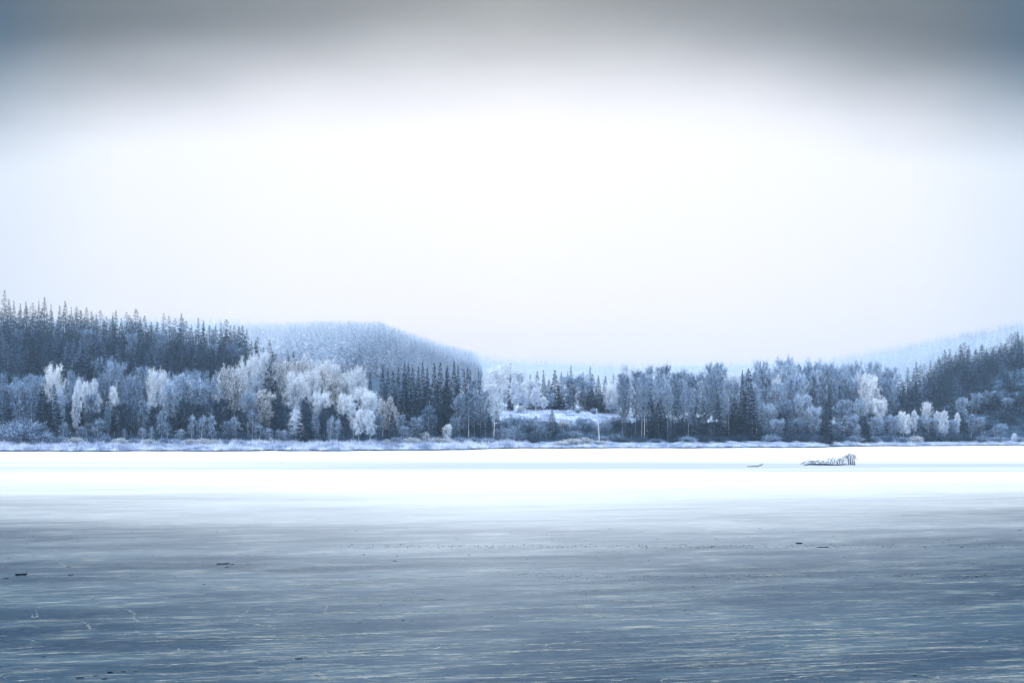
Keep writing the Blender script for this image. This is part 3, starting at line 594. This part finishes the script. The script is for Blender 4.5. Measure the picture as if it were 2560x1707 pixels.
def far_wood(name, label, n, fpos, hh, alt, side_f, tris=70):
    mats = ['rime_mist_thin', 'rime_mist_mid', 'rime_mist_pale', 'rime_mist_thick']
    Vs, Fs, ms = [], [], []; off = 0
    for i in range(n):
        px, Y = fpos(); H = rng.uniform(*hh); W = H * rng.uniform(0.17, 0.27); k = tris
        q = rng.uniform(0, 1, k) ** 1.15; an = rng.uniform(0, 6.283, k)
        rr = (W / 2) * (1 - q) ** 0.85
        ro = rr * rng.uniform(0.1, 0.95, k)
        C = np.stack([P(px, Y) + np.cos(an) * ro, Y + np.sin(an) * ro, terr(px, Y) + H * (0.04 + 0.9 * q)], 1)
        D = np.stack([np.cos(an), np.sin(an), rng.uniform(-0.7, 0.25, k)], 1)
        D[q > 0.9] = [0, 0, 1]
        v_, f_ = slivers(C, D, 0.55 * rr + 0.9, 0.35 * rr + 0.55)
        Vs.append(v_); Fs.append(f_ + off); off += len(v_); a_ = (terr(px, Y) - alt[0]) / (alt[1] - alt[0]) + side_f(px) + rng.normal() * 0.04  # paleness by height and side paints fog into the tree colour
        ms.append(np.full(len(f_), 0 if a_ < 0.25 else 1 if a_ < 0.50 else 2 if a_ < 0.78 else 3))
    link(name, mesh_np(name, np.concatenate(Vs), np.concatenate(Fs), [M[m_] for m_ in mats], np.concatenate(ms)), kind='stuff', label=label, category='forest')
def pos_a():
    while True:
        Y = rng.uniform(1250, 2880); px = rng.uniform(560, 1205)
        return px, Y
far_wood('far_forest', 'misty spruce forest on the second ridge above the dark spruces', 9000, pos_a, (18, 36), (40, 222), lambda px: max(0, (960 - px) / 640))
def pos_b(): 
    return rng.uniform(-60, 1200), rng.uniform(3000, 3770)
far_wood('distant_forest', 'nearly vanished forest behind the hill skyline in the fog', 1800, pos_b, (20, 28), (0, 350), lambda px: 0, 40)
def pos_c():
    return rng.uniform(1100, 2620), rng.uniform(2850, 4150)
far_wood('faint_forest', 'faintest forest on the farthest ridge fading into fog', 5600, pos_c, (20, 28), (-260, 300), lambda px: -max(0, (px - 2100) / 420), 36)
def pos_d():
    return rng.uniform(1150, 2200), rng.uniform(520, 1000)
def pos_e():
    return rng.uniform(2080, 2640), rng.uniform(3000, 4150)
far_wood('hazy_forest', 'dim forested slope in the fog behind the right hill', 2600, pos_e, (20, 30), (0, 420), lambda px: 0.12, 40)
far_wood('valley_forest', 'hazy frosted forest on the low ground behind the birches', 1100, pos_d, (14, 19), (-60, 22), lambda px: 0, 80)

# ------------------------------------------------------------------ things on the ice
ORD = 'first second third fourth fifth sixth seventh eighth ninth tenth eleventh twelfth thirteenth fourteenth fifteenth sixteenth seventeenth eighteenth nineteenth twentieth'.split()
ORD += ['twenty-' + o_ for o_ in ORD[:9]] + ['thirtieth'] + ['thirty-' + o_ for o_ in ORD[:9]] + ['fortieth']
def on_ice(px, py): Y = CAMZ * F / (py - HOR); return P(px, Y), Y
def branch():
    x0, Y = on_ice(1990, 1163); u = Y / F
    o = link('fallen_branch', None, label='dark fallen treetop with arching twigs frozen into the far ice', category='branch'); o.location = (x0, Y, 0)
    v, f = [], []
    s = np.linspace(0, 1, 9)
    tube(v, f, np.stack([20 * u + s * 128 * u, np.sin(s * 4) * 0.2, 0.06 + 0.05 * np.sin(s * 9)], 1), 0.03 + 0.06 * np.sin(math.pi * np.minimum(s * 1.05 + 0.1, 1)), 6)
    tube(v, f, np.stack([55 * u + s * 70 * u, 0.25 + s * 0.1, 0.10 + 0.04 * np.sin(s * 7)], 1), 0.07 * (1 - 0.5 * s), 6)
    link('main_stem', mesh_np('stem', v, f, [M['wood_dark']]), o)
    v, f = [], []
    arcs = []
    # (root px, end px, peak height px): twigs springing from the stem and bending over
    for i in range(10): arcs.append((rng.uniform(30, 60), None, rng.uniform(6, 13), -rng.uniform(12, 36)))
    for i in range(14): arcs.append((rng.uniform(52, 90), None, rng.uniform(8, 16), -rng.uniform(8, 30)))
    for i in range(24): arcs.append((rng.uniform(80, 118), None, rng.uniform(10, 22), rng.choice([-1, 1]) * rng.uniform(8, 26)))
    for i in range(20): arcs.append((rng.uniform(130, 148), None, rng.uniform(16, 32), -rng.uniform(4, 26)))
    for i in range(5): arcs.append((rng.uniform(136, 147), None, rng.uniform(22, 28), rng.uniform(4, 12)))
    for (r0, _, pk, dx) in arcs:
        q = np.linspace(0, 1, 8); yo = rng.uniform(-0.7, 0.7)
        end_h = pk * rng.uniform(0.0, 0.6)
        zz_ = pk * np.sin(math.pi * np.minimum(1, q * 0.55 + 0.02) ) * (q < 2) 
        zz_ = np.where(q < 0.6, pk * np.sin(q / 0.6 * math.pi / 2), pk - (pk - end_h) * ((q - 0.6) / 0.4) ** 1.6)
        xx_ = r0 + dx * (0.15 * q + 0.85 * q ** 2)
        pts = np.stack([xx_ * u, yo * q, zz_ * u + 0.05], 1)
        tube(v, f, pts, (0.018 - 0.012 * q), 4)
        for k in range(3):
            q0 = rng.uniform(0.4, 0.95); b0 = np.array([np.interp(q0, q, pts[:, c_]) for c_ in range(3)])
            d = np.array([np.sign(dx) * rng.uniform(0.1, 0.4), rng.uniform(-.2, .2), rng.uniform(-0.35, 0.1)])
            tube(v, f, [b0, b0 + d * 0.5, b0 + d + [0, 0, -0.06]], [0.012, 0.009, 0.005], 3)
    link('twigs', mesh_np('branch_twigs', v, f, [M['wood_frost']]), o)
    return o
branch()
def stick(px, py, lpx, label, r=0.03, tip=0.0, rot=0.0, name='stick'):
    X, Y = on_ice(px, py); u = Y / F; s = np.linspace(-0.5, 0.5, 7); v, f = [], []
    tube(v, f, np.stack([s * lpx * u, 0.04 * np.sin(s * 9), r * 0.8 + tip * np.maximum(0, s) ** 2 * 4 + 0.004 * np.sin(s * 30)], 1), r * (1.05 - 0.5 * np.abs(s) * 1.6 + 0.12 * np.sin(s * 21)), 6)
    for k in range(2):
        p0 = np.array([(0.1 + 0.25 * k) * lpx * u, 0, r]); tube(v, f, [p0, p0 + np.array([0.10, 0.03 * (-1) ** k, 0.06]) * lpx * u], [r * .5, r * .2], 4)
    m_ = mesh_np(name, v, f, [M['wood_dark']]); o = link(name, m_, label=label, category=name.replace('_', ' ')); o.location = (X, Y, 0); o.rotation_euler = (0, 0, rot); return o
stick(1888, 1166.5, 40, 'thin dark log with raised end, left of the fallen treetop', 0.05, 0.30, 0.02, 'log')
stick(558, 1410, 34, 'long dark stick beside a clump of bark scraps on the left ice', 0.02, 0.02)
stick(53, 1438, 30, 'straight dark stick near the left edge of the ice', 0.035, 0.02)
stick(1988+10, 1359, 14, 'short dark stick lying above the line of leaf scraps', 0.03)
stick(275, 1681, 12, 'small stick among dark scraps in the bottom left of the ice', 0.012, 0, -0.6)
stick(747, 1647, 16, 'dark stick pointing upslope near the bottom edge, left of centre', 0.012, 0, 0.3)
stick(2058, 1368, 26, 'thin dark twig lying in the line of leaf scraps', 0.018, 0, 0.0)
def scrap_mesh(seed):
    g = np.random.default_rng(seed); n = 9; an = np.linspace(0, 6.283, n, endpoint=False); r_ = g.uniform(0.55, 1.0, n)
    top = np.stack([np.cos(an) * r_ * 0.5, np.sin(an) * r_ * 0.30, g.uniform(0.03, 0.16, n)], 1); bot = top * [1, 1, 0]
    v = np.concatenate([top, bot, [[0, 0, 0.14]]]); f = []
    for i in range(n):
        j = (i + 1) % n; f += [(i, j, 2 * n), (n + i, n + j, j), (n + i, j, i)]
    return mesh_np('scrap', v, f, [M['leaf_dark']])
SCR = [scrap_mesh(s_) for s_ in range(7)]
SCRAPS = {  # group label -> [(px, py, width px)]
 'far': ('dark scrap alone on the wide white ice', [(833,1233,4),(705,1157,7),(2427,1221,6),(2553,1229,5)]),
 'line': ('leaf scrap in the long line across the ice', [(1780,1366,10),(2043,1367,9),(1606,1367,8),(2311,1366,10),(2404,1367,12),(2372,1350,6),(2294,1348,5),(2444,1351,5),(1345,1365,4),(1373,1366,4),(1400,1367,5),(1437,1364,4),(1490,1366,4),(1520,1367,4),(1640,1366,5),(1668,1366,5),(1700,1367,4),(1725,1370,4),(1850,1367,5),(1880,1369,5),(1940,1366,5),(1960,1368,4),(2110,1369,5),(2150,1368,4),(2220,1371,5),(2240,1367,4),(924,1360,4),(963,1361,6),(1003,1361,8),(1069,1364,5),(1196,1364,6),(1232,1366,6),(1257,1366,5),(1310,1362,4)]),
 'upper': ('scrap above the long scrap line', [(2330,1320,6),(2549,1325,14),(1915,1358,5),(2156,1356,5),(543,1329,6)]),
 'second': ('small scrap in the second scrap line', [(1314,1435,6),(1340,1437,6),(1360,1438,5),(1397,1442,8),(1443,1440,6),(1526,1440,6),(1567,1440,5),(1673,1441,5),(1759,1444,5),(2118,1443,6),(2140,1444,5),(2442,1441,10),(2377,1443,7),(2314,1442,5),(2246,1444,4),(1733,1465,6)]),
 'clump': ('bark scrap beside the long stick', [(582,1410,12),(618,1411,9),(567,1418,12),(626,1409,8)]),
 'leftmid': ('dark scrap on the streaked left ice', [(171,1417,14),(177,1437,18),(16,1445,16),(239,1494,4),(910,1386,8),(988,1402,14),(1173,1387,9),(511,1460,8),(526,1398,3),(950,1512,9),(1001,1535,7),(900,1556,10),(1007,1550,10),(1030,1551,8),(1060,1553,7),(1227,1540,6),(1245,1429,6),(995,1390,4)]),
 'rightmid': ('dark scrap on the dark blue right ice', [(1653,1568,5),(1747,1568,6),(1729,1574,7),(1936,1570,6),(1993,1569,5),(1358,1581,7),(1498,1612,6),(1548,1609,9),(1752,1609,7),(1880,1604,8),(2033,1604,6),(1824,1613,6),(1797,1630,4)]),
 'bottom': ('dark scrap close to the bottom edge of the ice', [(1931,1639,5),(1911,1671,9),(1900,1664,6),(2143,1667,9),(2009,1649,9),(1979,1686,6),(2287,1688,14),(2145,1694,8),(2238,1694,6),(2122,1650,5),(647,1654,14),(697,1648,8),(640,1658,8),(309,1678,16),(237,1689,14),(261,1697,18),(201,1694,26),(109,1641,14),(340,1677,12),(933,1669,7),(1119,1686,6),(790,1688,10)])}
for g_, (lab, pts) in SCRAPS.items():
    for i_, (px, py, wd) in enumerate(sorted(pts)):
        X, Y = on_ice(px, py); o = link('bark_scrap', SCR[int(rng.integers(0, 7))], category='scrap', group='dark scraps frozen on the ice', label=f'{lab}, {ORD[i_]} from the left')
        sx = wd / F * Y; o.location = (X, Y, 0.001); sy = min(sx, 0.45); o.scale = (sx, sy * rng.uniform(0.8, 1.6), min(sx, 0.30) * rng.uniform(0.4, 0.9)); o.rotation_euler = (0, 0, rng.normal() * 0.25)
# specks too many to count: one object
Vs, Fs, off = [], [], 0
for i in range(900):
    if rng.uniform() < 0.35: py = 1366 + rng.normal() * 3.0; px = rng.uniform(850, 2560)
    elif rng.uniform() < 0.3: py = 1441 + rng.normal() * 3.5; px = rng.uniform(1280, 2560)
    else: py = rng.uniform(1320, 1800); px = rng.uniform(-50, 2610)
    X, Y = on_ice(px, py); k = 6; an = np.linspace(0, 6.283, k, endpoint=False); wd = rng.uniform(1.0, 3.2) / F * Y
    ring = np.stack([X + np.cos(an) * wd * rng.uniform(.6, 1, k), Y + np.sin(an) * wd * 0.8, np.full(k, 0.004)], 1); top = [[X, Y, 0.004 + wd * 0.4]]
    Vs.append(np.concatenate([ring, top])); Fs.append(np.array([(a_, (a_ + 1) % k, k) for a_ in range(k)]) + off); off += k + 1
link('leaf_litter', mesh_np('leaf_litter', np.concatenate(Vs), np.concatenate(Fs), [M['leaf_dark']]), kind='stuff', label='tiny leaf crumbs scattered over the ice', category='litter')
# frost lines: curling pressure and skate marks on the near ice (surface marks of the ice)
fm, t2, b2 = pmat('frost_line', 0.8, 0.02)
co2 = nd(t2, 'ShaderNodeTexCoord'); n9 = nd(t2, 'ShaderNodeTexNoise', ins={'Scale': 7.0, 'Detail': 5.0}); t2.links.new(co2.outputs['Object'], n9.inputs[0])
t2.links.new(mixc(t2, smooth(t2, n9.outputs[0], 0.4, 0.62), (0.18, 0.22, 0.24), (0.42, 0.41, 0.36)), b2.inputs['Base Color'])
mpf = nd(t2, 'ShaderNodeMapping'); mpf.inputs['Scale'].default_value = (1.2, 11.0, 1); t2.links.new(co2.outputs['Object'], mpf.inputs[0])
n8 = nd(t2, 'ShaderNodeTexNoise', ins={'Scale': 1.0, 'Detail': 7.0, 'Roughness': 0.75}); t2.links.new(mpf.outputs[0], n8.inputs[0])
t2.links.new(mth(t2, 'MULTIPLY', smooth(t2, n8.outputs[0], 0.40, 0.58), 0.7), b2.inputs['Alpha'])
Vs, Fs = [], []
def ribbon(pts, wd):
    b0 = len(Vs); n = len(pts)
    for i in range(n):
        d = pts[min(i + 1, n - 1)] - pts[max(i - 1, 0)]; nrm = np.array([-d[1], d[0]]); nrm /= (np.linalg.norm(nrm) + 1e-9)
        ww = (wd if wd > 0.06 else wd * (0.7 + 2.6 * abs(d[0]) / (np.linalg.norm(d) + 1e-9))) * math.sin(math.pi * (i + 0.6) / (n + 0.2)) * rng.uniform(0.5, 1.4) / 2
        Vs.append((*(pts[i] + nrm * ww), 0.004)); Vs.append((*(pts[i] - nrm * ww), 0.004))
    for i in range(n - 1): Fs.append((b0 + 2 * i, b0 + 2 * i + 1, b0 + 2 * i + 3, b0 + 2 * i + 2))
def curl_px(P_, wd=0.03):
    pts = np.array([on_ice(*p_) for p_ in P_]); n = len(P_); tt = np.linspace(0, n - 1, n * 7)
    sm = np.stack([np.interp(tt, range(n), pts[:, k]) for k in range(2)], 1)
    for _ in range(3): sm[1:-1] = (sm[:-2] + 2 * sm[1:-1] + sm[2:]) / 4
    ribbon(sm + rng.normal(size=sm.shape) * 0.01, wd)
for P_ in [[(770,1540),(800,1538),(815,1525),(818,1510),(808,1500),(790,1500)],[(600,1512),(620,1515),(628,1522),(615,1530),(600,1540),(590,1555),(640,1560),(680,1568),(690,1578),(660,1582)],[(280,1530),(290,1525),(315,1522),(340,1535),(330,1545),(345,1552),(370,1560)],[(200,1550),(220,1560),(225,1572),(250,1570)],[(610,1605),(640,1610),(700,1608),(740,1600)],[(560,1512),(575,1520),(610,1512)],[(530,1565),(560,1575),(600,1582)],[(505,1620),(508,1630),(540,1632)],[(135,1392),(140,1402),(160,1412),(155,1420)],[(80,1535),(82,1545),(95,1540),(90,1525)],[(1080,1605),(1100,1620),(1140,1618)],[(820,1560),(830,1555),(835,1552)],[(445,1625),(450,1618)],[(1360,1615),(1380,1608),(1430,1605),(1480,1600)],[(1300,1550),(1380,1545),(1440,1553),(1500,1548)],[(1390,1535),(1420,1540),(1480,1532),(1560,1524)],[(1500,1650),(1700,1640),(1900,1628)],[(660,1520),(690,1528),(740,1520)],[(955,1545),(1000,1540),(1100,1532),(1240,1528)],[(1830,1590),(1850,1583),(1870,1580)],[(340,1575),(345,1582),(352,1590)],[(1000,1460),(1060,1450),(1100,1444)]]:
    curl_px(P_, rng.uniform(0.025, 0.05))
for i in range(300):
    py = 1380 + 420 * rng.uniform() ** 0.8; px = rng.uniform(-50, 2600); X, Y = on_ice(px, py); ln = rng.uniform(0.8, 7) * (Y / 35)
    ang = R(rng.normal() * 6 + 13); k = 14; s = np.linspace(0, 1, k); cv = rng.normal() * 0.05
    th = ang + cv * 6 * (s - 0.5) ; d = np.stack([np.cos(th), np.sin(th)], 1) * ln / k
    pts = np.array([X, Y]) + np.cumsum(d, 0); ribbon(pts, rng.uniform(0.02, 0.20) * (Y / 35))
for i in range(110):
    py = 1410 + 300 * rng.uniform(); px = rng.uniform(-50, 2600); X, Y = on_ice(px, py); k = 16
    th = R(rng.uniform(0, 360)) + np.cumsum(rng.normal(size=k) * 0.35 + rng.choice([-1, 1]) * 0.16); ln = rng.uniform(0.3, 1.3)
    ribbon(np.array([X, Y]) + np.cumsum(np.stack([np.cos(th), np.sin(th)], 1) * ln / k, 0), rng.uniform(0.012, 0.03))
link('frost_lines', mesh_np('frost_lines', Vs, Fs, [fm]), kind='stuff', label='pale frost lines and skate marks curling over the near ice', category='frost')

# ------------------------------------------------------------------ labels: look + place, found from where each tree stands
LM = [(0, 'the left edge'), (110, 'the domed bush'), (216, 'the brightest birch'), (339, 'the tallest hill spire'), (470, 'the broad round crown'), (606, 'the hill skyline end'), (728, 'the twin spruces'), (862, 'the whitest crown peak'), (1056, 'the dark spruce block'), (1234, 'the big forked birch'), (1382, 'the clearing\'s small spruce'), (1498, 'the bare leaning trunk'),
      (1650, 'the curved white trunk'), (1874, 'the tallest dark spruce'), (2067, 'the dark spruce cone'), (2175, 'the pale crown wall'), (2290, 'the pale domed bush'), (2411, 'the right hill peaks'), (2560, 'the right edge')]
LOOK = {('tall','p'): 'slender frosted birch', ('young','p'): 'small pale-blue birch', ('round','p'): 'pale broad-crowned tree', ('birch','p'): 'pale blue birch', ('birch','h'): 'white frosted birch', ('birch','m'): 'grey frosted birch', ('birch','M'): 'pale speckled birch', ('birch','l'): 'dark birch',
 ('round','h'): 'white broad-crowned tree', ('round','m'): 'grey broad-crowned tree', ('round','M'): 'pale lacy broad tree', ('round','l'): 'dark bare bushy tree',
 ('young','h'): 'small white birch', ('young','m'): 'small grey birch', ('young','M'): 'small pale birch', ('young','l'): 'small dark birch',
 ('tall','h'): 'tall white birch', ('tall','m'): 'slender grey birch', ('tall','M'): 'slender pale birch', ('shrub','p'): 'pale blue bush', ('shrub','m'): 'grey frosted bush', ('shrub','M'): 'pale frosted bush', ('shrub','l'): 'dark brown bush',
 ('spruce','d'): 'dark spruce', ('spruce','m'): 'blue-grey spruce', ('spruce','f'): 'pale spruce', ('hill','d'): 'dark spruce', ('hill','m'): 'blue hazy spruce', ('hill','f'): 'frosted spruce'}
ROWN = {'front': 'in the front row', 'back': 'in the back rows', 'clump': 'in the dark block', 'clearing': 'by the clearing', 'skyline': 'on the left skyline', 'upper': 'high on left hill', 'middle': 'midway up left hill', 'lower': 'low on left hill', 'point': 'on the hill end', 'right skyline': 'on the right skyline', 'right slope': 'on right hill slope', 'shore': 'on the shore'}
CAT = {'birch': 'birch', 'round': 'tree', 'young': 'young birch', 'tall': 'birch', 'shrub': 'bush', 'spruce': 'spruce', 'hill': 'spruce'}
bk = {}
for r_ in REG:
    lx, ln_ = min(LM, key=lambda q: abs(q[0] - r_['px'])); side = 'right' if r_['px'] >= lx or lx == 0 else 'left'
    if lx == 2560: side = 'left'
    bk.setdefault((LOOK[(r_['kind'], r_['tone'])], ROWN[r_['row']], ln_, side), []).append((abs(r_['px'] - lx), id(r_), r_))
for (look, rown, ln_, side), lst in bk.items():
    lst.sort(key=lambda q: q[:2])
    for i, (_, _, r_) in enumerate(lst):
        o = r_['o']
        place = f"{ORD[i]} {side} of {ln_}" if 'edge' not in ln_ else f"{ORD[i]} from {ln_}"
        o['label'] = f"{look} {rown}, {place}"
        o['category'] = CAT[r_['kind']]
        o['group'] = {'front': 'trees along the shore', 'back': 'trees behind the shore row', 'clump': 'spruces of the dark block', 'clearing': 'trees and bushes around the clearing', 'shore': 'bushes on the shore'}.get(r_['row'], 'spruces on the right hill' if 'right' in r_['row'] else 'spruces on the left hill')
from collections import Counter
print('KINDS', Counter(CAT[r_['kind']] for r_ in REG), len(REG), 'maxwords', max(len(r_['o']['label'].replace('-', ' ').split()) for r_ in REG))
